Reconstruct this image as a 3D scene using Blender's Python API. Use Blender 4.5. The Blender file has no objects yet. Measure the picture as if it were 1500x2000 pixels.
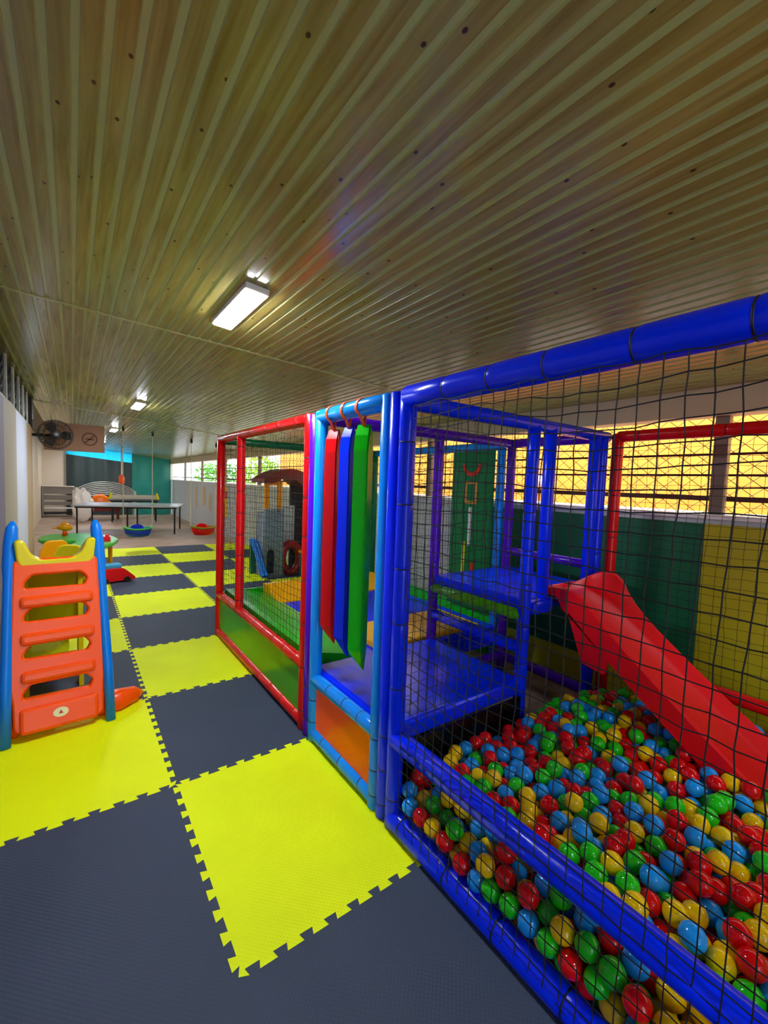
import bpy, bmesh, math, random
import numpy as np
from mathutils import Vector, Matrix
random.seed(7); np.random.seed(7)
S = bpy.context.scene
C = S.collection
PI = math.pi

# ------------------------------------------------------------------ camera
FPX, PIT, ROL, YAW = 842.76, -.0643, .0363, .6265
CAM = Vector((-.3952, -1.2097, 1.5048))
fw = Vector((math.sin(YAW)*math.cos(PIT), math.cos(YAW)*math.cos(PIT), math.sin(PIT)))
rt = Vector((math.cos(YAW), -math.sin(YAW), 0)); up = rt.cross(fw)
r2 = rt*math.cos(ROL)+up*math.sin(ROL); u2 = up*math.cos(ROL)-rt*math.sin(ROL)
cam = bpy.data.cameras.new('camera'); camo = bpy.data.objects.new('camera', cam); C.objects.link(camo)
cam.sensor_fit = 'HORIZONTAL'; cam.sensor_width = 36; cam.lens = 36*FPX/1500
cam.clip_start = .02; cam.clip_end = 200
camo.matrix_world = Matrix(((r2.x, u2.x, -fw.x, CAM.x), (r2.y, u2.y, -fw.y, CAM.y), (r2.z, u2.z, -fw.z, CAM.z), (0, 0, 0, 1)))
S.camera = camo
# ------------------------------------------------------------------ world, sun, exposure
w = bpy.data.worlds.new('world'); S.world = w; w.use_nodes = True
bg = w.node_tree.nodes['Background']; bg.inputs[0].default_value = (.80, .90, 1, 1); bg.inputs[1].default_value = 2.0
sun = bpy.data.lights.new('sun', 'SUN'); sun.energy = 2.0; sun.angle = .01; sun.color = (1, .95, .86)
suno = bpy.data.objects.new('sun', sun); C.objects.link(suno)
suno.rotation_euler = Vector((.62, .12, -.77)).to_track_quat('-Z', 'Y').to_euler()
S.view_settings.view_transform = 'Standard'; S.view_settings.look = 'None'
S.view_settings.exposure = 1.3; S.view_settings.gamma = 1.0; S.view_settings.use_curve_mapping = False
S.cycles.max_bounces = 8; S.cycles.diffuse_bounces = 5
LAMP_POWER = 85.0

# ------------------------------------------------------------------ helpers
def lin(c):
    return tuple((v/255/12.92 if v/255 <= .04045 else ((v/255+.055)/1.055)**2.4) for v in c[:3])+(1,)
MATS = {}
def mat(name, col, rough=.5, metal=0., spec=.5, coat=0., bump=0., bscale=30., var=0., vscale=8., emit=0., trans=0., alpha=1.):
    if name in MATS: return MATS[name]
    m = bpy.data.materials.new(name); m.use_nodes = True; MATS[name] = m
    nt = m.node_tree; b = nt.nodes['Principled BSDF']; c = lin(col)
    b.inputs['Base Color'].default_value = c; b.inputs['Roughness'].default_value = rough
    b.inputs['Metallic'].default_value = metal; b.inputs['Specular IOR Level'].default_value = spec
    b.inputs['Coat Weight'].default_value = coat; b.inputs['Coat Roughness'].default_value = .08
    m.diffuse_color = c
    if emit:
        b.inputs['Emission Color'].default_value = c; b.inputs['Emission Strength'].default_value = emit
    if alpha < 1: b.inputs['Alpha'].default_value = alpha
    tc = nt.nodes.new('ShaderNodeTexCoord')
    if var:
        n = nt.nodes.new('ShaderNodeTexNoise'); n.inputs['Scale'].default_value = vscale; n.inputs['Detail'].default_value = 5
        nt.links.new(tc.outputs['Object'], n.inputs['Vector'])
        r = nt.nodes.new('ShaderNodeValToRGB'); r.color_ramp.elements[0].position = .3; r.color_ramp.elements[1].position = .7
        r.color_ramp.elements[0].color = tuple(v*(1-var) for v in c[:3])+(1,)
        r.color_ramp.elements[1].color = tuple(min(1, v*(1+var*.6)) for v in c[:3])+(1,)
        nt.links.new(n.outputs['Fac'], r.inputs['Fac']); nt.links.new(r.outputs['Color'], b.inputs['Base Color'])
    if bump:
        n = nt.nodes.new('ShaderNodeTexNoise'); n.inputs['Scale'].default_value = bscale; n.inputs['Detail'].default_value = 3
        nt.links.new(tc.outputs['Object'], n.inputs['Vector'])
        bp = nt.nodes.new('ShaderNodeBump'); bp.inputs['Strength'].default_value = bump; bp.inputs['Distance'].default_value = .02
        nt.links.new(n.outputs['Fac'], bp.inputs['Height']); nt.links.new(bp.outputs['Normal'], b.inputs['Normal'])
    if trans:
        t = nt.nodes.new('ShaderNodeBsdfTranslucent'); t.inputs[0].default_value = c
        mx = nt.nodes.new('ShaderNodeMixShader'); mx.inputs[0].default_value = trans
        out = nt.nodes['Material Output']
        nt.links.new(b.outputs[0], mx.inputs[1]); nt.links.new(t.outputs[0], mx.inputs[2]); nt.links.new(mx.outputs[0], out.inputs[0])
    return m
def vinyl(name, col): return mat(name, col, rough=.22, spec=.32, bump=.12, bscale=9)
def plastic(name, col, rough=.3): return mat(name, col, rough=rough, spec=.35)

V_DB = vinyl('vinyl_dark_blue', (0, 44, 255)); V_LB = vinyl('vinyl_light_blue', (10, 140, 240)); V_RED = vinyl('vinyl_red', (222, 14, 18))
V_GRN = vinyl('vinyl_green', (20, 190, 14)); V_PUR = vinyl('vinyl_purple', (84, 8, 190)); V_ORG = vinyl('vinyl_orange', (255, 92, 5))
V_DGR = vinyl('vinyl_dark_green', (4, 110, 60)); V_YEL = vinyl('vinyl_yellow', (255, 184, 8)); VOID_BLK = vinyl('void_black', (14, 14, 18)); V_LGR = vinyl('vinyl_grass_green', (92, 190, 8))
TIE = mat('tie_black', (6, 8, 22), rough=.5)
NETM = mat('net_black', (6, 7, 10), rough=.8)
STRAP = mat('strap_orange', (250, 88, 20), rough=.5)
P_ORG = plastic('plastic_orange', (255, 84, 4)); P_BLU = plastic('plastic_blue', (0, 122, 222)); P_YEL = plastic('plastic_yellow', (232, 214, 6))
P_RED = plastic('plastic_red', (236, 10, 22), .38); P_GRN = plastic('plastic_green', (66, 190, 60)); P_AMB = plastic('plastic_amber', (240, 160, 10))
P_DBL = plastic('plastic_deep_blue', (14, 60, 200)); WHITE = mat('white_paint', (235, 232, 225), rough=.6); BLACK = mat('black_metal', (14, 13, 14), rough=.45)
GREY = mat('grey_metal', (140, 140, 142), rough=.45, metal=.3); ROPE = mat('rope', (214, 206, 188), rough=.8)

def finish(name, me, m, parent=None, smooth=False, kind=None):
    ms = m if isinstance(m, (list, tuple)) else [m]
    for x in ms: me.materials.append(x)
    if smooth:
        for p in me.polygons: p.use_smooth = True
    o = bpy.data.objects.new(name, me); C.objects.link(o)
    if parent is not None: o.parent = parent
    if kind: o['kind'] = kind
    return o
def obj(name, bm, m, parent=None, smooth=False, kind=None, off=None):
    if off is not None: bmesh.ops.translate(bm, verts=bm.verts, vec=-Vector(off))
    me = bpy.data.meshes.new(name); bmesh.ops.recalc_face_normals(bm, faces=bm.faces)
    if smooth == 'angle':
        for e in bm.edges:
            if len(e.link_faces) == 2 and e.calc_face_angle() > .6: e.smooth = False
    bm.to_mesh(me); bm.free()
    return finish(name, me, m, parent, smooth, kind)
def tag(o, label, cat, group=None):
    o['label'] = label; o['category'] = cat
    if group: o['group'] = group
    return o
def thing(name, label, cat, loc=(0, 0, 0), rz=0, group=None):
    o = bpy.data.objects.new(name, None); C.objects.link(o); o.location = loc; o.rotation_euler = (0, 0, rz); o.empty_display_size = .1
    return tag(o, label, cat, group)
def struct(name, bm, m, parent=None, smooth=False):
    o = obj(name, bm, m, parent, smooth); o['kind'] = 'structure'; return o
def bx(bm, x0, x1, y0, y1, z0, z1, bev=0, seg=2, mi=0):
    r = bmesh.ops.create_cube(bm, size=1)
    vs = r['verts']
    bmesh.ops.scale(bm, verts=vs, vec=(x1-x0, y1-y0, z1-z0)); bmesh.ops.translate(bm, verts=vs, vec=((x0+x1)/2, (y0+y1)/2, (z0+z1)/2))
    fs = list({f for v in vs for f in v.link_faces})
    for f in fs: f.material_index = mi
    if bev:
        es = list({e for v in vs for e in v.link_edges})
        bmesh.ops.bevel(bm, geom=es, offset=bev, segments=seg, affect='EDGES', profile=.5)
def B(*a, **k):
    bm = bmesh.new(); bx(bm, *a, **k); return bm
def frame_of(d):
    d = Vector(d).normalized(); a = Vector((0, 0, 1)) if abs(d.z) < .9 else Vector((1, 0, 0))
    u = d.cross(a).normalized(); return d, u, d.cross(u)
def sweep(bm, pts, rad, seg=10, cap=True, sx=1., sy=1., smoothtan=True):
    """tube through pts with radius (number or list)"""
    pts = [Vector(p) for p in pts]; n = len(pts)
    rads = rad if isinstance(rad, (list, tuple)) else [rad]*n
    rings = []; u = None
    for i, p in enumerate(pts):
        t = (pts[min(i+1, n-1)]-pts[max(i-1, 0)]).normalized()
        if u is None: _, u, _ = frame_of(t)
        u = (u-t*u.dot(t)).normalized(); v = t.cross(u)
        rings.append([bm.verts.new(p+(u*math.cos(2*PI*k/seg)*sx+v*math.sin(2*PI*k/seg)*sy)*rads[i]) for k in range(seg)])
    for a, b in zip(rings, rings[1:]):
        for k in range(seg): bm.faces.new((a[k], a[(k+1) % seg], b[(k+1) % seg], b[k]))
    if cap: bm.faces.new(rings[0][::-1]); bm.faces.new(rings[-1])
def T(pts, rad, seg=10, **k):
    bm = bmesh.new(); sweep(bm, pts, rad, seg, **k); return bm
def lathe(prof, seg=20, axis='Z'):
    bm = bmesh.new(); rings = []
    for r, z in prof: rings.append([bm.verts.new((r*math.cos(2*PI*k/seg), r*math.sin(2*PI*k/seg), z)) for k in range(seg)])
    for a, b in zip(rings, rings[1:]):
        for k in range(seg): bm.faces.new((a[k], a[(k+1) % seg], b[(k+1) % seg], b[k]))
    bm.faces.new(rings[0][::-1]); bm.faces.new(rings[-1]); return bm
def extrude_poly(bm, pts, fn, d0, d1, mi=0):
    """pts 2D outline, fn(u,v,d)->xyz"""
    a = [bm.verts.new(fn(u, v, d0)) for u, v in pts]; b = [bm.verts.new(fn(u, v, d1)) for u, v in pts]
    n = len(pts); fs = [bm.faces.new(a[::-1]), bm.faces.new(b)]
    for i in range(n): fs.append(bm.faces.new((a[i], a[(i+1) % n], b[(i+1) % n], b[i])))
    for f in fs: f.material_index = mi
def curve_mesh(splines, ext, bev=0., res=2, M=None):
    """filled 2D curve with holes -> mesh data (local XY, thickness along Z), then transformed by M"""
    cu = bpy.data.curves.new('tmp', 'CURVE'); cu.dimensions = '2D'; cu.fill_mode = 'BOTH'; cu.extrude = ext; cu.bevel_depth = bev; cu.bevel_resolution = res
    for pts in splines:
        s = cu.splines.new('POLY'); s.points.add(len(pts)-1); s.use_cyclic_u = True
        for i, (x, y) in enumerate(pts): s.points[i].co = (x, y, 0, 1)
    o = bpy.data.objects.new('tmp', cu); C.objects.link(o)
    dg = bpy.context.evaluated_depsgraph_get(); me = bpy.data.meshes.new_from_object(o.evaluated_get(dg))
    bpy.data.objects.remove(o); bpy.data.curves.remove(cu)
    if M is not None: me.transform(M)
    me.materials.clear(); return me
def rounded(pts, r, n=5):
    out = []; L = len(pts)
    for i in range(L):
        p = Vector(pts[i]); a = (Vector(pts[i-1])-p); b = (Vector(pts[(i+1) % L])-p)
        ra = min(r, a.length*.45, b.length*.45); p0 = p+a.normalized()*ra; p1 = p+b.normalized()*ra
        for k in range(n+1):
            t = k/n; q = p0*(1-t)**2+p*2*t*(1-t)+p1*t*t; out.append((q.x, q.y))
    return out
def ell(cx, cy, rx, ry, n=28): return [(cx+rx*math.cos(2*PI*k/n), cy+ry*math.sin(2*PI*k/n)) for k in range(n)]
XZ = Matrix(((1, 0, 0, 0), (0, 0, -1, 0), (0, 1, 0, 0), (0, 0, 0, 1)))       # curve XY plane -> world XZ plane, facing -Y
def tr(x, y, z): return Matrix.Translation((x, y, z))

# ------------------------------------------------------------------ setting: materials
def floor_mat():
    m = mat('paver_floor', (178, 150, 128), rough=.45, var=.25, vscale=3); return m
def eva(name, col):
    m = mat(name, col, rough=.62, spec=.18); nt = m.node_tree; b = nt.nodes['Principled BSDF']
    tc = nt.nodes.new('ShaderNodeTexCoord'); sp = nt.nodes.new('ShaderNodeSeparateXYZ'); nt.links.new(tc.outputs['Object'], sp.inputs[0])
    def M(op, a, bv=None):
        n = nt.nodes.new('ShaderNodeMath'); n.operation = op
        for i, v in enumerate((a, bv)):
            if v is None: continue
            if isinstance(v, (int, float)): n.inputs[i].default_value = v
            else: nt.links.new(v, n.inputs[i])
        return n.outputs[0]
    a = M('ADD', sp.outputs[0], sp.outputs[1]); d = M('SUBTRACT', sp.outputs[0], sp.outputs[1])
    k = 2*PI/.033
    h = M('MULTIPLY', M('SINE', M('MULTIPLY', a, k)), M('SINE', M('MULTIPLY', d, k)))
    h = M('ABSOLUTE', h)
    bp = nt.nodes.new('ShaderNodeBump'); bp.inputs['Strength'].default_value = .35; bp.inputs['Distance'].default_value = .003
    nt.links.new(h, bp.inputs['Height']); nt.links.new(bp.outputs[0], b.inputs['Normal'])
    n = nt.nodes.new('ShaderNodeTexNoise'); n.inputs['Scale'].default_value = 2.2; n.inputs['Detail'].default_value = 6
    nt.links.new(tc.outputs['Object'], n.inputs['Vector'])
    r = nt.nodes.new('ShaderNodeValToRGB'); c = lin(col); r.color_ramp.elements[0].position = .3; r.color_ramp.elements[1].position = .7
    r.color_ramp.elements[0].color = tuple(v*.88 for v in c[:3])+(1,); r.color_ramp.elements[1].color = c
    nt.links.new(n.outputs['Fac'], r.inputs[0]); nt.links.new(r.outputs[0], b.inputs['Base Color'])
    return m
EVA_Y = eva('eva_yellow', (240, 255, 0)); EVA_G = eva('eva_grey', (62, 72, 88))
def wood_ceiling():
    m = mat('pvc_wood', (140, 118, 64), rough=.22, spec=.5); nt = m.node_tree; b = nt.nodes['Principled BSDF']
    tc = nt.nodes.new('ShaderNodeTexCoord'); mp = nt.nodes.new('ShaderNodeMapping'); mp.inputs['Scale'].default_value = (16, .9, 1)
    nt.links.new(tc.outputs['Object'], mp.inputs[0])
    n = nt.nodes.new('ShaderNodeTexNoise'); n.inputs['Scale'].default_value = 2.5; n.inputs['Detail'].default_value = 7; n.inputs['Distortion'].default_value = .6
    nt.links.new(mp.outputs[0], n.inputs['Vector'])
    r = nt.nodes.new('ShaderNodeValToRGB'); e = r.color_ramp.elements
    e[0].position = .28; e[0].color = lin((134, 114, 44)); e[1].position = .72; e[1].color = lin((172, 160, 84))
    nt.links.new(n.outputs['Fac'], r.inputs[0])
    mp2 = nt.nodes.new('ShaderNodeMapping'); mp2.inputs['Scale'].default_value = (1.4, 1, 1); nt.links.new(tc.outputs['Object'], mp2.inputs[0])
    vo = nt.nodes.new('ShaderNodeTexVoronoi'); vo.voronoi_dimensions = '2D'; vo.inputs['Scale'].default_value = 4.2; nt.links.new(mp2.outputs[0], vo.inputs['Vector'])
    r2_ = nt.nodes.new('ShaderNodeValToRGB'); e = r2_.color_ramp.elements; e[0].position = .025; e[0].color = (0, 0, 0, 1); e[1].position = .036; e[1].color = (1, 1, 1, 1)
    nt.links.new(vo.outputs['Distance'], r2_.inputs[0])
    mx = nt.nodes.new('ShaderNodeMix'); mx.data_type = 'RGBA'; mx.inputs[6].default_value = lin((70, 44, 18))
    nt.links.new(r2_.outputs[0], mx.inputs[0]); nt.links.new(r.outputs[0], mx.inputs[7]); nt.links.new(mx.outputs[2], b.inputs['Base Color'])
    return m
WOOD = wood_ceiling(); GROOVE = mat('pvc_groove', (184, 184, 116), rough=.22, spec=.5)

# ------------------------------------------------------------------ floor and mats
bm = B(-1.4, 3.2, -4.2, 18.4, -.12, -.016); floor = struct('floor', bm, floor_mat())
def seam(p0, p1, n=11, a=.0125):
    p0, p1 = Vector(p0), Vector(p1); d = (p1-p0); nrm = Vector((-d.y, d.x)).normalized(); out = [p0]
    for k in range(n):
        for t, s in ((.28, -1), (.20, 1), (.72, 1), (.64, -1)):
            out.append(p0+d*((k+t+.05)/n)+nrm*a*s)
    out.append(p1); return out
XS = {-1: -.845, 0: 0., 1: 1., 2: 2., 3: 2.84}
def tile(i, j):
    x0, x1, y0, y1 = XS[i], XS[i+1], j, j+1
    def edge(a, b, on):
        if not on: return [Vector(a), Vector(b)]
        n = max(3, round(11*(Vector(b)-Vector(a)).length))
        if (a[0], a[1]) <= (b[0], b[1]): return seam(a, b, n)
        return seam(b, a, n)[::-1]
    o = edge((x0, y0), (x1, y0), True)[:-1]+edge((x1, y0), (x1, y1), i+1 < 3)[:-1]+edge((x1, y1), (x0, y1), j < 8)[:-1]+edge((x0, y1), (x0, y0), i > -1)[:-1]
    bm = bmesh.new(); extrude_poly(bm, [(p.x, p.y) for p in o], lambda u, v, d: (u, v, d), -.016, 0)
    obj('foam_tile', bm, EVA_Y if (i+j) % 2 == 0 and j >= 0 else EVA_G, floor)
for j in range(-3, 9):
    for i in (-1, 0): tile(i, j)
    if j >= 2:
        for i in (1, 2): tile(i, j)

# ------------------------------------------------------------------ ceiling
CA, CZ0 = .10, 2.485
def cz(x): return CZ0-CA*(x+.395)
PITCH = .061
bm = bmesh.new()
extrude_poly(bm, [(-1.3, cz(-1.3)+.03), (2.98, cz(2.98)+.03), (2.98, cz(2.98)+.12), (-1.3, cz(-1.3)+.12)], lambda u, v, d: (u, d, v), -3.4, 18.3)
ceiling = struct('ceiling', bm, mat('roof_board', (120, 112, 90), rough=.7))
def ys1(x): return 1.93-.16*x
x = -.86; k = 0
while x < 2.84:
    x1 = x+PITCH
    prof = [(x, 0), (x+.040, 0), (x+.043, .007), (x1-.002, .007), (x1, 0), (x1, .028), (x, .028)]
    for fa, fb in (((lambda q: -3.3), (lambda q: ys1(q)-.004)), ((lambda q: ys1(q)+.004), (lambda q: 6.84)), ((lambda q: 6.85), (lambda q: 18.2))):
        bm = bmesh.new()
        a = [bm.verts.new((u, fa(u), cz(u)+v)) for u, v in prof]; b_ = [bm.verts.new((u, fb(u), cz(u)+v)) for u, v in prof]
        n = len(prof); bm.faces.new(a[::-1]); bm.faces.new(b_)
        for i in range(n):
            f = bm.faces.new((a[i], a[(i+1) % n], b_[(i+1) % n], b_[i])); f.material_index = 1 if i in (1, 2, 3) else 0
        obj('ceiling_strip', bm, [WOOD, GROOVE], ceiling)
    x = x1
bm = bmesh.new()
extrude_poly(bm, [(-.86, -.012), (2.84, -.012), (2.84, .012), (-.86, .012)], lambda u, v, d: (u, ys1(u)+v, cz(u)+d), -.004, .006)
struct('trim_1', bm, GROOVE)
bm = bmesh.new()
extrude_poly(bm, [(-.86, -.012), (2.84, -.012), (2.84, .012), (-.86, .012)], lambda u, v, d: (u, 6.845+v, cz(u)+d), -.006, .006)
struct('trim_2', bm, GROOVE)

# ------------------------------------------------------------------ left wall
bm = B(-1.02, -.868, -3.4, 7.0, -.1, 2.13); wl = struct('wall_left', bm, mat('wall_lilac', (150, 146, 178), rough=.7))
for y0, y1, col, d in ((-3.3, 1.2, (150, 146, 178), .006), (1.2, 3.72, (132, 128, 168), .006), (3.72, 4.72, (176, 170, 160), .02), (4.72, 6.02, (196, 204, 226), .006), (6.02, 7.0, (196, 168, 132), .004)):
    bm = bmesh.new(); pr = [(-.872, y0)]
    for q in range(9):
        t = q/8; pr.append((-.866+d*math.sin(PI*t)**.6, y0+(y1-y0)*t))
    pr.append((-.872, y1))
    extrude_poly(bm, pr, lambda u, v, dd: (u, v, dd), 0, 2.13)
    obj('wall_panel', bm, mat('panel_%d_%d_%d' % col, col, rough=.6), wl)
GLASS = mat('dark_glass', (14, 22, 28), rough=.5, spec=.05); FRAME = mat('white_frame', (214, 216, 212), rough=.4)
ny = [2.75, 3.35, 3.95, 4.55, 5.1, 5.65, 6.2, 6.72]
for n, (y0, y1) in enumerate(zip(ny, ny[1:])):
    bm = bmesh.new(); bx(bm, -.878, -.862, y0-.025, y0+.025, 2.13, 2.54); bx(bm, -.878, -.866, y0, y1, 2.13, 2.145)
    wn = struct('window_%d' % (n+1), bm, FRAME)
    for s in range(4):
        bm = bmesh.new(); z = 2.15+s*.095
        extrude_poly(bm, [(-.912, z), (-.907, z), (-.889, z+.088), (-.894, z+.088)], lambda u, v, d: (u, d, v), y0+.016, y1-.016)
        obj('glass_louvre', bm, GLASS, wn)
bm = B(-1.02, -.925, -3.4, 7.0, 2.13, 2.56); struct('wall_left_upper', bm, mat('dark_outside', (30, 34, 38), rough=.8))
bm = bmesh.new(); bx(bm, -.895, -.85, 6.72, 7.0, 2.13, 2.56); struct('trim_3', bm, mat('dark_trim', (46, 40, 38), rough=.5))
BEIGE = mat('wall_beige', (206, 188, 160), rough=.65)
bm = B(-1.4, -1.24, 6.9, 18.2, -.1, 2.7); struct('wall_left_rear', bm, BEIGE)
bm = B(-1.25, -.87, 6.9, 6.998, -.1, 2.6); struct('wall_end', bm, BEIGE)
bm = B(-1.4, 2.9, 18.0, 18.15, -.1, 2.7)
bm.free(); bm = B(-1.3, -.5, 18.0, 18.15, -.1, 2.6); bx(bm, 2.72, 2.9, 18.0, 18.15, -.1, 2.4); wb = struct('wall_back', bm, mat('wall_cream', (222, 206, 186), rough=.65))

bm = bmesh.new(); bx(bm, .35, 3.0, -3.5, -3.4, -.1, 2.6); bx(bm, -1.02, -.6, -3.5, -3.4, -.1, 2.6); bx(bm, -.6, .35, -3.5, -3.4, 2.05, 2.6)
struct('added_wall_front', bm, mat('wall_grey', (190, 186, 176), rough=.7))  # unseen wall with doorway, added to cut the sheen from an open back
# ------------------------------------------------------------------ right wall and windows
XR = 2.85
bm = B(XR, XR+.14, -3.4, 18.2, -.1, 1.36); wr = struct('wall_right', bm, mat('wall_white', (196, 200, 200), rough=.6))
for y0, y1, z0, z1, col in ((-.20, 2.02, .24, 1.33, (6, 100, 62)), (-3.2, -.20, 0, 1.33, (196, 186, 22)), (-.20, 2.02, 0, .24, (190, 190, 30)),
                            (10.2, 10.9, .98, 1.16, (226, 70, 80)), (10.2, 10.9, .5, .98, (250, 206, 20)), (10.2, 10.9, 1.16, 1.3, (250, 190, 40))):
    obj('wall_panel', B(XR-.025, XR+.01, y0, y1, z0, z1, bev=.006), mat('pad_%d_%d_%d' % col, col, rough=.45), wr)
TAN = mat('mural_tan', (206, 176, 130), rough=.7)
for cy, cz_, ry, rz_ in ((12.6, .95, .16, .30), (11.9, .8, .14, .26), (13.6, .9, .1, .4)):
    me = curve_mesh([ell(0, 0, ry, rz_)], .004); me.transform(tr(XR-.003, cy, cz_) @ Matrix.Rotation(PI/2, 4, 'Z') @ Matrix.Rotation(PI/2, 4, 'X'))
    finish('painted_shape', me, TAN, wr)
bm = B(XR-.03, XR+.55, -3.4, 18.2, 1.36, 1.39, bev=.006); struct('trim_4', bm, mat('sill_white', (244, 242, 238), rough=.5))
bm = B(XR-.06, XR+.08, -3.4, 18.2, 2.0, 2.36); struct('wall_right_beam', bm, mat('beam_cream', (206, 190, 150), rough=.55))
IRON = mat('dark_bar', (72, 34, 16), rough=.6); POST = mat('grey_post', (128, 112, 96), rough=.5); WIRE = mat('wire', (120, 92, 44), rough=.5)
py_ = [-3.2, -.24, 2.45, 5.2, 7.93, 10.5, 13.0, 15.5, 18.1]
for n, (y0, y1) in enumerate(zip(py_, py_[1:])):
    bm = B(XR, XR+.06, y0-.037, y0+.037, 1.385, 2.0, bev=.004); wn = struct('window_%d' % (n+11), bm, POST)
    for z, h in ((1.77, .007), (1.638, .007), (1.49, .016)):
        obj('rail', B(XR+.062, XR+.085, y0, y1, z-h, z+h), IRON, wn)
    if n < 4:
        bm = bmesh.new(); s = .1; h = .62
        def clip(a, b_):
            return a, b_
        d = .11; hz = .09; L = h/hz*d/1.0
        k = y0-L
        while k < y1:
            for sg in (1, -1):
                pts = []
                ya, yb = (k, k+L) if sg == 1 else (k+L, k)
                # clip to bay
                t0, t1 = 0., 1.
                for q in range(2):
                    lo, hi = y0, y1
                    dy = yb-ya
                    ta, tb = (lo-ya)/dy, (hi-ya)/dy
                    t0 = max(t0, min(ta, tb)); t1 = min(t1, max(ta, tb))
                if t1-t0 > .03:
                    sweep(bm, [(XR+.10, ya+(yb-ya)*t0, 1.385+h*t0), (XR+.10, ya+(yb-ya)*t1, 1.385+h*t1)], .0024, 3, cap=False)
            k += d
        obj('wire_mesh', bm, WIRE, wn, kind='stuff')
# outside
bm = B(2.9, 30, -10, 40, -.4, -.2); struct('ground_outside', bm, mat('ground', (150, 140, 120), rough=.9))
bm = B(5.2, 5.4, -8, 12.5, -.3, 3.4)
yw = obj('garden_wall', bm, mat('yellow_render', (232, 152, 50), rough=.8, var=.12, vscale=5)); tag(yw, 'sunlit yellow rendered wall outside the mesh windows', 'wall')
obj('base_course', B(5.12, 5.22, -8, 12.5, -.3, 1.32), mat('orange_render', (206, 104, 22), rough=.8), yw)
bm = lathe([(.02, -.09), (.07, -.07), (.095, 0), (.07, .07), (.02, .09)], 16); bmesh.ops.translate(bm, verts=bm.verts, vec=(5.1, 2.6, 1.63))
gl = obj('wall_globe', bm, mat('white_globe', (250, 250, 250), rough=.3), smooth=True); tag(gl, 'round white globe on the yellow outside wall', 'lamp')  # plain white globe set at a small white spot beyond the mesh
obj('bracket', T([(5.1, 2.6, 1.56), (5.15, 2.6, 1.5), (5.22, 2.6, 1.5)], .012, 8), BLACK, gl)
def bush(loc, rx, rz_, n, col, label):
    t = thing('garden_bush', label, 'bush', loc)
    bm = bmesh.new(); rng = random.Random(int(loc[1]*10))
    for _ in range(n):
        v = Vector((rng.gauss(0, 1), rng.gauss(0, 1), rng.gauss(0, 1))).normalized()*rng.uniform(.55, 1)
        p = Vector((v.x*rx, v.y*rx, rz_*(v.z+1))); a = Vector((rng.uniform(-1, 1), rng.uniform(-1, 1), rng.uniform(-1, 1))).normalized(); b_ = a.orthogonal().normalized(); s = rng.uniform(.06, .13)
        q = [bm.verts.new(p+a*s), bm.verts.new(p+b_*s*.5), bm.verts.new(p-a*s), bm.verts.new(p-b_*s*.5)]; bm.faces.new(q)
    obj('foliage', bm, mat('leaf_%d' % col[0], col, rough=.6, trans=.4), t, kind='stuff')
    obj('stem', T([(0, 0, -.2), (0, 0, rz_)], .06, 8), mat('bark', (90, 66, 44), rough=.9), t)
bush((5.6, 15.2, 0), 1.1, 1.25, 1500, (150, 190, 30), 'bright lime green bush outside the far window')
bush((5.2, 19.5, 0), 1.3, 1.2, 1500, (90, 150, 40), 'mid green bush outside beyond the far corner window')

# ------------------------------------------------------------------ lamps
def lamp(x, y, label):
    t = thing('ceiling_lamp', label, 'lamp', (x, y, cz(x))); t.rotation_euler = (0, math.atan(CA), 0)
    obj('housing', B(-.058, .058, -.30, .30, -.03, .001, bev=.005), WHITE, t)
    obj('diffuser', B(-.05, .05, -.29, .29, -.036, -.028, bev=.003), mat('led', (238, 244, 255), emit=LAMP_POWER), t)
lamp(.32, 1.15, 'glowing white LED batten lamp on the ceiling beside the entry frame')
lamp(.30, 5.2, 'glowing white LED batten lamp on the ceiling above the toddler table area')
lamp(.29, 9.1, 'glowing white LED batten lamp on the ceiling just before the swing hooks')
lamp(.29, 13.0, 'added white LED fill lamp on the ceiling above the grey games table')  # invented lamp, brightens the dim far half of the room
lamp(.29, 16.6, 'added white LED fill lamp on the ceiling close to the tarp')  # no lamp known here; added to light the far end
lamp(.32, -2.7, 'unseen added LED fill lamp on the ceiling nearest the ball pit')  # added out of view behind the camera as front fill

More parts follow.
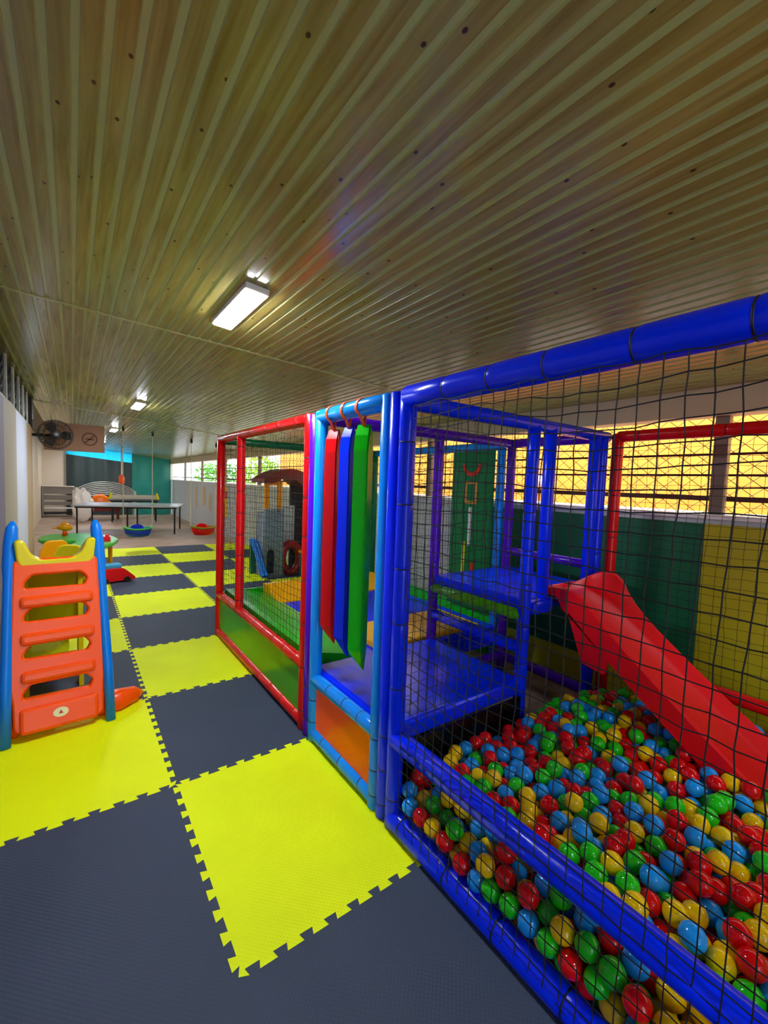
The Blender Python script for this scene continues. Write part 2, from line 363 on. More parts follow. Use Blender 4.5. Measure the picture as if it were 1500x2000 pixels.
# ------------------------------------------------------------------ soft play frame
TIEMESH = {}
def tie_mesh(r):
    k = round(r, 4)
    if k not in TIEMESH:
        bm = lathe([(r*.9, -.0025), (r*.97, -.0025), (r*.985, 0), (r*.97, .0025), (r*.9, .0025)], 16)
        me = bpy.data.meshes.new('tie'); bmesh.ops.recalc_face_normals(bm, faces=bm.faces); bm.to_mesh(me); bm.free(); me.materials.append(TIE)
        for p in me.polygons: p.use_smooth = True
        TIEMESH[k] = me
    return TIEMESH[k]
def pipe(name, p0, p1, r, m, t, step=.26, ties=True, phase=.5, tmax=9):
    p0, p1 = Vector(p0), Vector(p1); L = (p1-p0).length; d = (p1-p0)/L
    pts = [p0, p0+d*.006]; rads = [r*.8, r]; ts = []
    s = step*phase
    while s < min(L-.05, tmax) and ties:
        ts.append(s); s += step*random.uniform(.85, 1.15)
    for s in ts:
        for o_, q in ((-.05, 1.0), (-.02, 1.0), (-.007, .975), (0, .93), (.007, .975), (.02, 1.0), (.05, 1.0)):
            if .01 < s+o_ < L-.01: pts.append(p0+d*(s+o_)); rads.append(r*q)
    pts += [p1-d*.006, p1]; rads += [r, r*.8]
    order = sorted(range(len(pts)), key=lambda i: (pts[i]-p0).dot(d)); pts = [pts[i] for i in order]; rads = [rads[i] for i in order]
    bm = bmesh.new(); sweep(bm, pts, rads, 16)
    base = Vector(t.location)
    o = obj(name, bm, m, t, smooth=True, off=base)
    q = d.to_track_quat('Z', 'Y').to_euler()
    for s in ts:
        c = bpy.data.objects.new('cable_tie', tie_mesh(r)); C.objects.link(c); c.parent = o; c.location = p0+d*s-base; c.rotation_euler = q
    return o
def net(t, O, U, Vv, nu, nv, r=.0015, noise=.006, sag=.0, nrm=None, name='netting', top=0.):
    O, U, Vv = Vector(O), Vector(U), Vector(Vv); n = U.cross(Vv).normalized()
    rng = random.Random(nu*31+nv); P = {}; ph_ = [rng.uniform(0, 6) for _ in range(4)]
    for i in range(nu+1):
        for j in range(nv+1):
            e = 0 if (i in (0, nu) or j in (0, nv)) else 1
            p = O+U*(i/nu)+Vv*(j/nv)
            if e: p += U.normalized()*(rng.gauss(0, noise*.28)+noise*1.3*math.sin(j*.33+ph_[0])*math.sin(i*.21+ph_[1]))+Vv.normalized()*(rng.gauss(0, noise*.28)+noise*1.6*math.sin(i*.4+ph_[2])*math.sin(j*.17+ph_[3]))+n*rng.gauss(0, noise*.3)
            if top and j >= nv-3: p -= Vv.normalized()*top*(1-(nv-j)/4)*abs(math.sin(i*.8))
            P[i, j] = p
    bm = bmesh.new()
    for i in range(nu+1):
        for j in range(nv+1):
            for a, b_ in (((i+1, j)), ((i, j+1))):
                if (a, b_) in P:
                    p, q = P[i, j], P[a, b_]; d = (q-p)
                    sweep(bm, [p, q], r, 3, cap=False)
            
    return obj(name, bm, NETM, t, off=t.location)
X0, X1, XM = .74, 2.50, 1.70
RP, RB = .036, .043
ZT, ZM, ZB = 1.868, .385, .045
# ---- ball pit enclosure
bp = thing('ball_pit_frame', 'dark blue padded ball pit frame with black netting and red rear rails', 'ball pit', (1.6, -.7, 0))
YA, YB = .211, -1.75
pipe('post', (X0, YA, 0), (X0, YA, ZT+.03), RP, V_DB, bp, .27)
pipe('post', (X0, YB, 0), (X0, YB, ZT+.03), RB, V_DB, bp, .27)
pipe('post', (X1, YA, 0), (X1, YA, ZT+.02), RP, V_RED, bp, .27)
pipe('post', (X1, YB, 0), (X1, YB, ZT+.02), RP, V_RED, bp, .27)
pipe('top_rail', (X0, YB, ZT), (X0, YA, ZT), RB+.004, V_DB, bp, .24)
pipe('middle_rail', (X0, YB, ZM+.02), (X0, YA, ZM+.02), RB, V_DB, bp, ties=False)
pipe('bottom_rail', (X0, YB, ZB), (X0, YA, ZB), RB+.003, V_DB, bp, .25)
pipe('top_rail', (X1, YB, ZT), (X1, YA, ZT), RP, V_RED, bp, .4)
pipe('middle_rail', (X1, YB, .42), (X1, YA, .42), RP, V_RED, bp, ties=False)
pipe('bottom_rail', (X1, YB, ZB), (X1, YA, ZB), RP, V_RED, bp)
pipe('top_rail', (X0, YB, ZT), (X1, YB, ZT), RP, V_DB, bp, .3)
pipe('bottom_rail', (X0, YB, ZB), (X1, YB, ZB), RP, V_DB, bp, .3)
net(bp, (.698, YB, .06), (0, YA-YB-.085, 0), (0, 0, ZT-.10), 38, 34, r=.0019, top=.012)
net(bp, (X1+.036, YB, .06), (0, YA-YB, 0), (0, 0, ZT-.09), 34, 32, r=.0013)
obj('pit_floor', B(X0+.03, X1-.03, YB+.03, YA, .002, .02), V_DB, bp, off=bp.location)
obj('end_panel', B(X0+.036, XM-.036, YA+.034, YA+.044, .02, .33), VOID_BLK, bp, off=bp.location)  # black sheet stands in for the dark void under the lower deck
# ---- entry bay
en = thing('entry_frame', 'light blue padded entry frame with two blue foam decks and purple rear posts', 'play frame', (1.6, .65, 0))
YL, YN, YD, YP = .98, .347, .281, 1.05
pipe('post', (X0, YL, 0), (X0, YL, ZT+.03), RP, V_LB, en, .13, phase=.9, tmax=.35)
pipe('post', (X0, YN, 0), (X0, YN, ZT+.03), RP, V_LB, en, .14, tmax=.35)
pipe('post', (X0, YD, 0), (X0, YD, ZT+.03), RP, V_DB, en, .14, tmax=.4)
pipe('post', (X0, YP, 0), (X0, YP, ZT+.02), RP, V_PUR, en, .2, tmax=.5)
pipe('top_rail', (X0, YN, ZT), (X0, YL, ZT), RP+.004, V_LB, en, ties=False)
pipe('step_rail', (X0, YN, .365), (X0, YL, .365), RP, V_LB, en, .17, phase=.8)
pipe('bottom_rail', (X0, YN, ZB), (X0, YL, ZB), RP, V_LB, en, .22)
obj('front_panel', B(X0-.008, X0+.008, YN+.02, YL-.02, .06, .36), V_ORG, en, off=en.location)
pipe('top_rail', (X0, YD, ZT), (X1, YD, ZT), RP, V_DB, en, ties=False)
pipe('post', (XM, YD, 0), (XM, YD, ZT), RP, V_DB, en, .22)
pipe('post', (XM+.16, YD, .87), (XM+.16, YD, ZT), RP, V_DB, en, ties=False)
pipe('post', (2.35, YD, .87), (2.35, YD, ZT), RP, V_DB, en, ties=False)
pipe('post', (X1-.06, YD, 0), (X1-.06, YD, ZT), RP, V_DB, en, .3)
pipe('post', (XM, YP, 0), (XM, YP, ZT), RP, V_PUR, en, .28)
pipe('post', (X1, YP, 0), (X1, YP, ZT), RP, V_PUR, en, .3)
pipe('top_rail', (X0, YP, ZT), (X1, YP, ZT), RP, V_PUR, en, .35)
pipe('top_rail', (X1, YD, ZT), (X1, YP, ZT), RP, V_PUR, en, ties=False)
pipe('guard_rail', (X1, YD, 1.0), (X1, YP, 1.0), RP*.9, V_PUR, en, ties=False)
pipe('bottom_rail', (XM, YP, .12), (X1, YP, .12), RP, V_PUR, en, ties=False)
pipe('bottom_rail', (X1, YD, .12), (X1, YP, .12), RP, V_PUR, en, ties=False)
pipe('deck_rail', (XM, YD, .78), (XM, YP, .78), RP, V_LGR, en, ties=False)
pipe('deck_rail', (XM, YD, .59), (XM, YP, .59), RP, V_DB, en, ties=False)
obj('lower_deck', B(X0+.02, XM+.0, YD-.02, YP, .325, .415, bev=.022, seg=3), V_DB, en, smooth=False, off=en.location)
obj('upper_deck', B(XM-.01, X1, YD-.03, YP, .80, .875, bev=.02, seg=3), V_DB, en, off=en.location)
obj('deck_lip', B(XM+.02, XM+.20, YD-.06, YD-.005, .79, .865, bev=.02, seg=3), V_DB, en, off=en.location)
net(en, (X0+.04, YD, .43), (XM-X0-.08, 0, 0), (0, 0, 1.40), 18, 28, r=.0013)
# ---- far bay
fb = thing('red_play_frame', 'red padded play frame with green side panel, netting and foam floor mats', 'play frame', (1.6, 2.05, 0))
YR, YR2, YE = 1.12, 2.40, 3.0
pipe('post', (X0, YR, 0), (X0, YR, ZT+.03), RP, V_RED, fb, .24)
pipe('post', (X0, YR2, ZM), (X0, YR2, ZT), RP, V_RED, fb, .2)
pipe('post', (X0, YE, 0), (X0, YE, ZT+.03), RP, V_RED, fb, ties=False)
pipe('top_rail', (X0, YR, ZT), (X0, YE, ZT), RP, V_RED, fb, .3)
pipe('middle_rail', (X0, YR, ZM+.015), (X0, YE, ZM+.015), RP, V_RED, fb, .2)
pipe('bottom_rail', (X0, YR, ZB), (X0, YE, ZB), RP, V_RED, fb, .22)
obj('front_panel', B(X0-.008, X0+.008, YR+.02, YE-.02, .06, .39), V_LGR, fb, off=fb.location)
pipe('post', (X0+.02, YE+.07, 0), (X0+.02, YE+.07, ZT), RP, V_DGR, fb, ties=False)
pipe('top_rail', (X0, YE, ZT-.01), (X1, YE, ZT-.01), RP, V_DGR, fb, ties=False)
pipe('post', (X1, YE, 0), (X1, YE, ZT), RP, V_DGR, fb, .3)
pipe('post', (X1, YR+.03, 0), (X1, YR+.03, ZT), RP, V_LB, fb, .3)
pipe('top_rail', (X1, YR, ZT-.01), (X1, YE, ZT-.01), RP, V_LB, fb, .4)
obj('rear_panel', B(X1-.01, X1+.01, YR+.05, YE, .06, .45), V_GRN, fb, off=fb.location)
obj('end_panel', B(X0+.02, X1, YE-.01, YE+.01, .06, .42), V_GRN, fb, off=fb.location)
net(fb, (X0, YR+.03, .43), (0, YE-YR-.06, 0), (0, 0, 1.40), 36, 28, r=.0015, top=.02)
net(fb, (X0+.04, YE, .43), (X1-X0-.08, 0, 0), (0, 0, 1.40), 34, 28, r=.0013)
net(fb, (X1, YR+.05, .46), (0, YE-YR-.1, 0), (0, 0, 1.36), 36, 27, r=.0013)
obj('floor_mat', B(X0+.05, X1-.03, YR-.03, YE-.03, .2, .36, bev=.01), V_DB, fb, off=fb.location)
bm = bmesh.new(); extrude_poly(bm, [(X0+.04, .35), (1.2, .35), (1.2, .366), (X0+.10, .45), (X0+.04, .45)], lambda u, v, d: (u, d, v), YR-.0, YE-.04)
obj('side_wedge', bm, V_GRN, fb, off=fb.location)
bm = bmesh.new(); extrude_poly(bm, [(2.55, .35), (2.95, .35), (2.95, .47), (2.9, .47), (2.55, .372)], lambda u, v, d: (d, u, v), 1.15, X1-.04)
obj('end_wedge', bm, V_YEL, fb, off=fb.location)
obj('step_mat', B(1.3, 2.3, YR+.01, 1.62, .35, .395, bev=.012), V_YEL, fb, off=fb.location)
# green activity panel on the rear of the red bay
ap = thing('activity_panel', 'dark green vinyl activity panel with sewn arc, square and strips', 'play panel', (X1-.045, 1.42, .44))
obj('backing', B(-.008, .008, -.24, .24, 0, 1.38, bev=.004), V_DGR, ap)
def rotX(me, x=0.): me.transform(Matrix.Translation((x, 0, 0)) @ Matrix.Rotation(-PI/2, 4, 'Z') @ XZ); return me
arc = [(.11*math.cos(a), .11*math.sin(a)) for a in np.linspace(PI, 2*PI, 14)]+[(.075*math.cos(a), .075*math.sin(a)) for a in np.linspace(2*PI, PI, 14)]
def applique(name, spl, m, dy, dz):
    me = curve_mesh(spl, .003); me.transform(Matrix.Translation((-.012, dy, dz)) @ Matrix.Rotation(-PI/2, 4, 'Z') @ XZ); finish(name, me, m, ap)
applique('sewn_arc', [arc], vinyl('vinyl_rust', (200, 50, 24)), 0, 1.27)
applique('sewn_square', [[(-.07, -.1), (.07, -.1), (.07, .1), (-.07, .1)], [(-.045, -.075), (.045, -.075), (.045, .075), (-.045, .075)]], vinyl('vinyl_tan', (190, 140, 60)), 0, 1.02)
applique('sewn_strip', [[(-.016, -.17), (.016, -.17), (.016, .17), (-.016, .17)]], mat('cream_webbing', (214, 214, 206), rough=.7), 0, .72)
applique('sewn_strip', [[(-.016, -.2), (.016, -.2), (.016, .2), (-.016, .2)]], vinyl('vinyl_lemon', (220, 214, 20)), .06, .38)
applique('sewn_tab', [[(-.02, -.06), (.01, -.07), (.03, .06), (0, .07)]], vinyl('vinyl_rust', (200, 50, 24)), -.04, .34)

# ------------------------------------------------------------------ hanging pads
def pad(y, m, col, w_, rz, zb, extra):
    t = thing('hanging_pad', '%s padded column on an orange strap%s' % (col, extra), 'punch pad', (X0+.01, y, 0), rz, 'padded columns hanging in the entry')
    bm = bmesh.new(); h = w_/2; zt = 1.765
    prof = [(-h, -h), (h, -h), (h, h), (-h, h)]
    rings = []
    for z, s in ((zt+.022, .9), (zt-.03, 1.), (zt-.1, 1.), (zb+.35, 1.02), (zb+.06, 1.)):
        rings.append([bm.verts.new((x_*s*(.12 if z > zt else .75 if z > zt-.05 else 1), y_*s, z)) for x_, y_ in prof])
    low = [bm.verts.new(v) for v in ((-h*.2, -h, zb-.045), (h*.2, -h, zb-.045), (h*.2, h, zb+.03), (-h*.2, h, zb+.03))]
    rings.append(low)
    for a, b_ in zip(rings, rings[1:]):
        for k in range(4): bm.faces.new((a[k], a[(k+1) % 4], b_[(k+1) % 4], b_[k]))
    bm.faces.new(rings[0][::-1]); bm.faces.new(rings[-1])
    bmesh.ops.recalc_face_normals(bm, faces=bm.faces)
    es = [e for e in bm.edges if abs(e.verts[0].co.z-e.verts[1].co.z) > .02]
    bmesh.ops.bevel(bm, geom=es, offset=.006, segments=2, affect='EDGES')
    obj('pad', bm, m, t, smooth=False)
    loop = [(0, 0, zt)]+[(.0430*math.cos(a), 0, ZT+.0430*math.sin(a)) for a in np.linspace(-PI*.4, PI*1.4, 16)][::-1]+[(0, 0, zt)]
    loop = [Vector(p)-Vector((.01, 0, 0)) if 0 < i < len(loop)-1 else Vector(p) for i, p in enumerate(loop)]
    bm = bmesh.new(); sweep(bm, loop, .013, 8, sx=1., sy=.25); st = obj('strap', bm, STRAP, t, smooth=True); st.rotation_euler = (0, 0, -rz)
pad(.855, V_RED, 'red', .074, .55, .66, ' next to the purple post')
pad(.70, V_DB, 'dark blue', .072, .35, .64, ' between red and green ones')
pad(.56, V_GRN, 'bright green', .076, .62, .62, ' nearest the dark blue posts')

# ------------------------------------------------------------------ red slide in the ball pit
sl = thing('pit_slide', 'red plastic slide running from the upper deck down into the ball pit', 'slide', (2.105, -.3, 0))
def slide_mesh(path, wid, rimf, th=.012, skirt=.05, mouth=None):
    """path list (y,z); cross-section across x; rimf(t)-> rim height"""
    bm = bmesh.new(); rings = []
    n = len(path)
    for i, (y, z) in enumerate(path):
        t = i/(n-1); a, b_ = path[max(0, i-1)], path[min(n-1, i+1)]; d = Vector((b_[0]-a[0], b_[1]-a[1])).normalized(); nn = Vector((-d.y, d.x))
        if nn.y < 0: nn = -nn
        rl, rr_ = rimf(t, -1), rimf(t, 1); h = wid/2; sk = skirt
        if mouth:      # (y where the narrow mouth ends, its half width, its skirt)
            q = min(1, max(0, (mouth[0]-y)/.08)); h = mouth[1]+(h-mouth[1])*q; sk = mouth[2]+(skirt-mouth[2])*q
        sec = [(-h-.03, -sk), (-h-.03, rl), (-h-.015, rl+.008), (-h, rl), (-h+.035, .018), (-h+.07, 0), (h-.07, 0), (h-.035, .018), (h, rr_), (h+.015, rr_+.008), (h+.03, rr_), (h+.03, -sk), (h+.018, -sk), (h+.018, -th-.002), (-h-.018, -th-.002), (-h-.018, -sk)]
        rings.append([bm.verts.new((u, y+nn.x*v, z+nn.y*v)) for u, v in sec])
    m = len(rings[0])
    for a, b_ in zip(rings, rings[1:]):
        for k in range(m): bm.faces.new((a[k], a[(k+1) % m], b_[(k+1) % m], b_[k]))
    bm.faces.new(rings[0]); bm.faces.new(rings[-1][::-1]); return bm
pth = [(.33, .885), (.30, .892), (.27, .898), (.235, .901), (.2, .90), (.165, .892), (.13, .88), (.095, .86), (.06, .835)]
for k in range(1, 13): pth.append((.06-.80*k/12, .835-.595*k/12-.010*math.sin(PI*k/12)))
pth += [(-.80, .215), (-.88, .20), (-.94, .20)]
def rim(t, sd):
    e = .012+.04*min(1, t/.3)
    return e+(.085*math.exp(-((t-.25)/.11)**2) if sd > 0 else .012*math.exp(-((t-.3)/.12)**2))
obj('chute', slide_mesh([(y+.3, z) for y, z in pth], .40, rim, skirt=.06, mouth=(.515, .172, .0145)), P_RED, sl, smooth='angle')
obj('lip', T([(-.185, .3+.33, .893), (.185, .3+.33, .893)], .020, 12), P_RED, sl, smooth=True)
for s in (-1, 1):
    bm = bmesh.new(); extrude_poly(bm, [(-.30, .36), (-.62, .20), (-.63, .02), (-.42, .02)], lambda u, v, d: (d, u, v), s*.215-.012, s*.215+.012); obj('foot', bm, P_RED, sl)
    bm = bmesh.new(); extrude_poly(bm, [(.42, .82), (.18, .62), (.20, .54), (.32, .56)], lambda u, v, d: (d, u, v), s*.215-.015, s*.215+.015); obj('bracket', bm, P_RED, sl)

# ------------------------------------------------------------------ ball pit balls
R = .0350
bx0, bx1, by0, by1 = X0+.0, X1-.045, -1.70, YA-.0
def hgt(x_, y_): return .245+.09*np.clip((.15-y_)/1.0, 0, 1)+.025*np.sin(x_*4.1+1)*np.cos(y_*3.7)+.03*np.clip((x_-1.6), -.5, .6)*np.clip((.2-y_)*1.5, 0, 1)
rng = np.random.RandomState(11)
vol = (bx1-bx0)*(by1-by0)*.27; N = int(vol*.575/(4/3*PI*R**3))
P = np.c_[rng.uniform(bx0+R, bx1-R, N), rng.uniform(by0+R, by1-R, N), rng.uniform(.06, .30, N)]
def cell_pairs(P, d):
    idx = np.floor(P/d).astype(int); from_ = {}
    for i, k in enumerate(map(tuple, idx)): from_.setdefault(k, []).append(i)
    I, J = [], []
    offs = [(a, b_, c) for a in (-1, 0, 1) for b_ in (-1, 0, 1) for c in (-1, 0, 1) if (a, b_, c) > (0, 0, 0)]
    for k, lst in from_.items():
        for q in range(len(lst)):
            for q2 in range(q+1, len(lst)): I.append(lst[q]); J.append(lst[q2])
        for o_ in offs:
            l2 = from_.get((k[0]+o_[0], k[1]+o_[1], k[2]+o_[2]))
            if l2:
                for a in lst:
                    for b_ in l2: I.append(a); J.append(b_)
    return np.array(I), np.array(J)
yy_, zz_ = np.array([q[0] for q in pth][::-1]), np.array([q[1] for q in pth][::-1])
SX, FY0, FY1 = 2.105, -.94, -.59
def confine(P, cap):
    P[:, 0] = np.clip(P[:, 0], bx0+R-.028, bx1-R); P[:, 1] = np.clip(P[:, 1], by0+R, by1-R)
    top_ = hgt(P[:, 0], P[:, 1])+cap-R
    P[:, 2] = np.clip(P[:, 2], .02+R, np.maximum(.1, top_))
    # front rails
    for zc in (ZB, ZM+.02):
        dz = P[:, 2]-zc; need = np.sqrt(np.maximum(0, (RB+R)**2-dz**2)); near = (np.abs(dz) < RB+R) & (P[:, 0] < X0+need)
        P[near, 0] = X0+need[near]
    # corner post of the pit and the deck post
    for cx, cy, r in ((X0, YA, RP), (XM, YD, RP), (X1, YA, RP)):
        d = P[:, :2]-np.array([cx, cy]); L = np.sqrt((d**2).sum(1))+1e-9; k = L < r+R; P[k, :2] += d[k]/L[k][:, None]*(r+R-L[k])[:, None]
    # under the slide or beside it
    low = np.interp(P[:, 1], yy_, zz_)-.075-R; side = .232+R-np.abs(P[:, 0]-SX)
    ins = (side > 0) & (P[:, 1] > -.96-R) & (P[:, 2] > low); pen = P[:, 2]-low
    k = ins & (side < pen); P[k, 0] += np.sign(P[k, 0]-SX)*side[k]
    k = ins & (side >= pen); P[k, 2] = low[k]
    # plates of the slide's feet
    for xf in (SX-.215, SX+.215):
        d = P[:, 0]-xf; k = (np.abs(d) < .0125+R) & (P[:, 1] > FY0-R*.6) & (P[:, 1] < FY1+R*.6) & (P[:, 2] < .37)
        P[k, 0] = xf+np.where(d[k] >= 0, 1, -1)*(.0125+R)
    return P
for it in range(230):
    if it % 5 == 0: I, J = cell_pairs(P, 2*R*1.2)
    if it < 110: P[:, 2] -= .0010
    d = P[J]-P[I]; L = np.sqrt((d**2).sum(1))+1e-9; ov = 2*R*1.0-L; k = ov > 0
    mv = d[k]/L[k][:, None]*ov[k][:, None]*(.45 if it < 140 else .33)
    np.add.at(P, I[k], -mv); np.add.at(P, J[k], mv)
    P = confine(P, .03 if it < 110 else .045)
    if it in (170, 200, 229):                       # thin out spots that are jammed too tight
        I, J = cell_pairs(P, 2*R*1.2); L = np.sqrt(((P[J]-P[I])**2).sum(1)); jam = sorted(set(I[L < 2*R-.006].tolist()))
        P = np.delete(P, jam, axis=0); I, J = cell_pairs(P, 2*R*1.2)
N = len(P)
# visible size from the photograph's viewpoint
camv = np.array(CAM); rel = P-camv; dep = rel@np.array(fw); px = 750+FPX*(rel@np.array(r2))/dep; pyy = 1000-FPX*(rel@np.array(u2))/dep
inf = (dep > .2) & (px > -20) & (px < 1520) & (pyy > 0) & (pyy < 2020)
vis = np.zeros(N); cand = np.where(inf)[0]
dirs = []
for a in range(9):
    dirs.append((math.cos(a*2.4)*math.sqrt((a+.5)/9)*.85, math.sin(a*2.4)*math.sqrt((a+.5)/9)*.85))
for i in cand:
    c = P[i]-camv; Lc = np.linalg.norm(c); cn = c/Lc; a = np.cross(cn, [0, 0, 1]); a /= np.linalg.norm(a); b_ = np.cross(a, cn)
    other = np.where((rel@cn < Lc) & (np.linalg.norm(P-P[i], axis=1) < .45))[0]; other = other[other != i]
    cnt = 0
    for u, v in dirs:
        q = c+(a*u+b_*v)*R; qn = q/np.linalg.norm(q)
        pr = rel[other]@qn; dist2 = (rel[other]**2).sum(1)-pr**2
        if not (dist2 < R*R).any(): cnt += 1
    vis[i] = cnt/9*(FPX*R/dep[i])**2
top = set(np.argsort(-vis)[:300].tolist())
BM_ = [mat('ball_red', (232, 8, 14), rough=.1, spec=.5), mat('ball_blue', (22, 156, 244), rough=.1, spec=.5), mat('ball_green', (30, 206, 24), rough=.1, spec=.5), mat('ball_yellow', (246, 202, 4), rough=.1, spec=.5)]
bm0 = bmesh.new(); bmesh.ops.create_icosphere(bm0, subdivisions=3, radius=R)
bmeshes = []
for k, cn in enumerate(('red', 'blue', 'green', 'yellow')):
    me = bpy.data.meshes.new('ball'); bm0.to_mesh(me); me.materials.append(BM_[k])
    for p in me.polygons: p.use_smooth = True
    bmeshes.append(me)
bm0.free()
cols = rng.choice(4, N, p=[.27, .25, .24, .24])
NAM = ('red', 'sky blue', 'green', 'yellow')
for i in sorted(top):
    k = cols[i]; o = bpy.data.objects.new('pit_ball', bmeshes[k]); C.objects.link(o); o.location = P[i]
    x_, y_, z_ = P[i]
    wh = 'pressed against the front net' if x_ < .84 else 'close to the foot of the blue decks' if y_ > .02 else 'lying beside or under the red slide' if x_ > 1.72 else 'lying between front net and red slide'
    tag(o, 'glossy %s plastic pit ball %s' % (NAM[k], wh), 'ball', '%s balls %s' % (NAM[k], wh))
def ico(sub):
    b = bmesh.new(); bmesh.ops.create_icosphere(b, subdivisions=sub, radius=R); b.verts.index_update()
    v = np.array([x_.co[:] for x_ in b.verts]); f = np.array([[q.index for q in fc.verts] for fc in b.faces]); b.free(); return v, f
hi, lo = ico(3), ico(2)
Vs, Fs, Ms = [], [], []; n0 = 0
for i in range(N):
    if i in top: continue
    v, f = hi if vis[i] > 0 or P[i, 2] > .18 else lo
    Vs.append(v+P[i]); Fs.append(f+n0); Ms.append(np.full(len(f), cols[i])); n0 += len(v)
Vs = np.concatenate(Vs); Fs = np.concatenate(Fs); Ms = np.concatenate(Ms)
me = bpy.data.meshes.new('pit_balls'); me.from_pydata(Vs.tolist(), [], Fs.tolist())
for b_ in BM_: me.materials.append(b_)
me.polygons.foreach_set('material_index', Ms.astype(np.int32)); me.polygons.foreach_set('use_smooth', np.ones(len(Fs), bool)); me.update()
o = bpy.data.objects.new('pit_balls', me); C.objects.link(o); o['kind'] = 'stuff'
tag(o, 'mixed red, blue, green and yellow plastic balls filling the pit', 'balls')

# ------------------------------------------------------------------ toddler slide by the left wall
ts = thing('toddler_slide', 'orange toddler slide ladder with blue side rails and yellow chute', 'slide', (-.462, 1.85, 0), .07)
TILT = math.radians(-13)
def tilt(me_or_none=None): return Matrix.Rotation(TILT, 4, 'X')
outl = rounded([(a_*1.17, b2) for a_, b2 in [(-.17, .05), (.17, .05), (.175, .22), (.185, .3), (.165, 1.0), (-.165, 1.0), (-.185, .3), (-.175, .22)]], .03)
holes = []
for zc in (.255, .475, .685, .875):
    hw = .166-.02*(zc-.25); holes.append(rounded([(-hw-.01, zc-.045), (hw-.015, zc-.052), (hw+.008, zc+.0), (hw-.03, zc+.05), (-hw+.03, zc+.05), (-hw-.012, zc)], .02, 4))
me = curve_mesh([outl]+holes, .03, .012, 2, M=Matrix.Rotation(TILT, 4, 'X') @ XZ)
lad = finish('ladder_panel', me, P_ORG, ts)
for zc in (.345, .555, .765):
    bm = B(-.178, .178, -.062, .0, zc-.042, zc+.028, bev=.022, seg=3); bm.transform(Matrix.Rotation(TILT, 4, 'X')); obj('step', bm, P_ORG, ts, smooth=False)
bm = B(-.185, .185, -.065, .0, .03, .17, bev=.02, seg=3); bm.transform(Matrix.Rotation(TILT, 4, 'X')); obj('step', bm, P_ORG, ts)
me = curve_mesh([ell(0, 0, .036, .026)], .002, M=Matrix.Rotation(TILT, 4, 'X') @ tr(0, -.068, .115) @ XZ); bd = finish('badge', me, mat('badge_cream', (236, 226, 180), rough=.5), ts); bd['label'] = 'cream oval badge'
me = curve_mesh([[(-.011, -.008), (.011, -.008), (.0, .013)]], .001, M=Matrix.Rotation(TILT, 4, 'X') @ tr(0, -.071, .115) @ XZ); finish('badge_mark', me, mat('badge_red', (190, 60, 40), rough=.5), bd)
for s in (-1, 1):
    pts = [(s*.245, -.045, .0), (s*.24, .03, .30), (s*.23, .12, .62), (s*.222, .185, .88), (s*.218, .215, .95), (s*.212, .24, 1.08), (s*.205, .255, 1.17), (s*.2, .26, 1.21)]
    obj('side_rail', T(pts, [.026, .027, .027, .027, .035, .035, .030, .010], 14), P_BLU, ts, smooth=True)
    bm = bmesh.new(); extrude_poly(bm, [(.16, .70), (.20, .9), (.24, 1.14), (.30, 1.17), (.40, 1.05), (.42, .86)], lambda u, v, d: (d, u, v), s*.205-.012, s*.205+.012); obj('side_fin', bm, P_BLU, ts)
    bm = bmesh.new(); sweep(bm, [(s*.19, .075, .055), (s*(.30 if s > 0 else .26), .085, .055), (s*(.40 if s > 0 else .31), .135, .045), (s*(.455 if s > 0 else .355), .17, .03)], [.066, .07, .052, .012], 14, sx=1, sy=1)
    for v in bm.verts: v.co.z = max(v.co.z, .001)
    obj('stabiliser_foot', bm, P_ORG, ts, smooth=True)
    bm = bmesh.new(); sweep(bm, [(s*.2, .5, .10), (s*.26, .5, .1), (s*.30, .5, .1)], [.05, .05, .02], 12); obj('wheel_stub', bm, P_ORG, ts, smooth=True)
# yellow U-shaped top edge and chute
U = [(-.185, .14), (-.16, .13), (-.13, .05), (-.08, .018), (.08, .018), (.13, .05), (.16, .13), (.185, .14), (.175, .02), (.12, -.05), (-.12, -.05), (-.175, .02)]
me = curve_mesh([rounded(U, .025)], .025, .012, 2, M=tr(0, .215, .955) @ XZ); finish('seat_rim', me, P_YEL, ts)
pth2 = [(.24, .955), (.40, .955), (.55, .90)]+[(.55+.92*k/8, .90-.70*k/8) for k in range(1, 9)]+[(1.62, .15), (1.78, .14)]
obj('chute', slide_mesh(pth2, .30, lambda t, sd: .09-.03*t, skirt=.05), P_YEL, ts)
for s in (-1, 1):
    bm = bmesh.new(); extrude_poly(bm, [(.62, .82), (.74, .74), (.70, .0), (.58, .0)], lambda u, v, d: (d, u, v), s*.15-.014, s*.15+.014); obj('support_leg', bm, P_YEL, ts)
    bm = bmesh.new(); extrude_poly(bm, [(1.60, .12), (1.74, .12), (1.74, .0), (1.62, .0)], lambda u, v, d: (d, u, v), s*.13-.014, s*.13+.014); obj('foot', bm, P_YEL, ts)

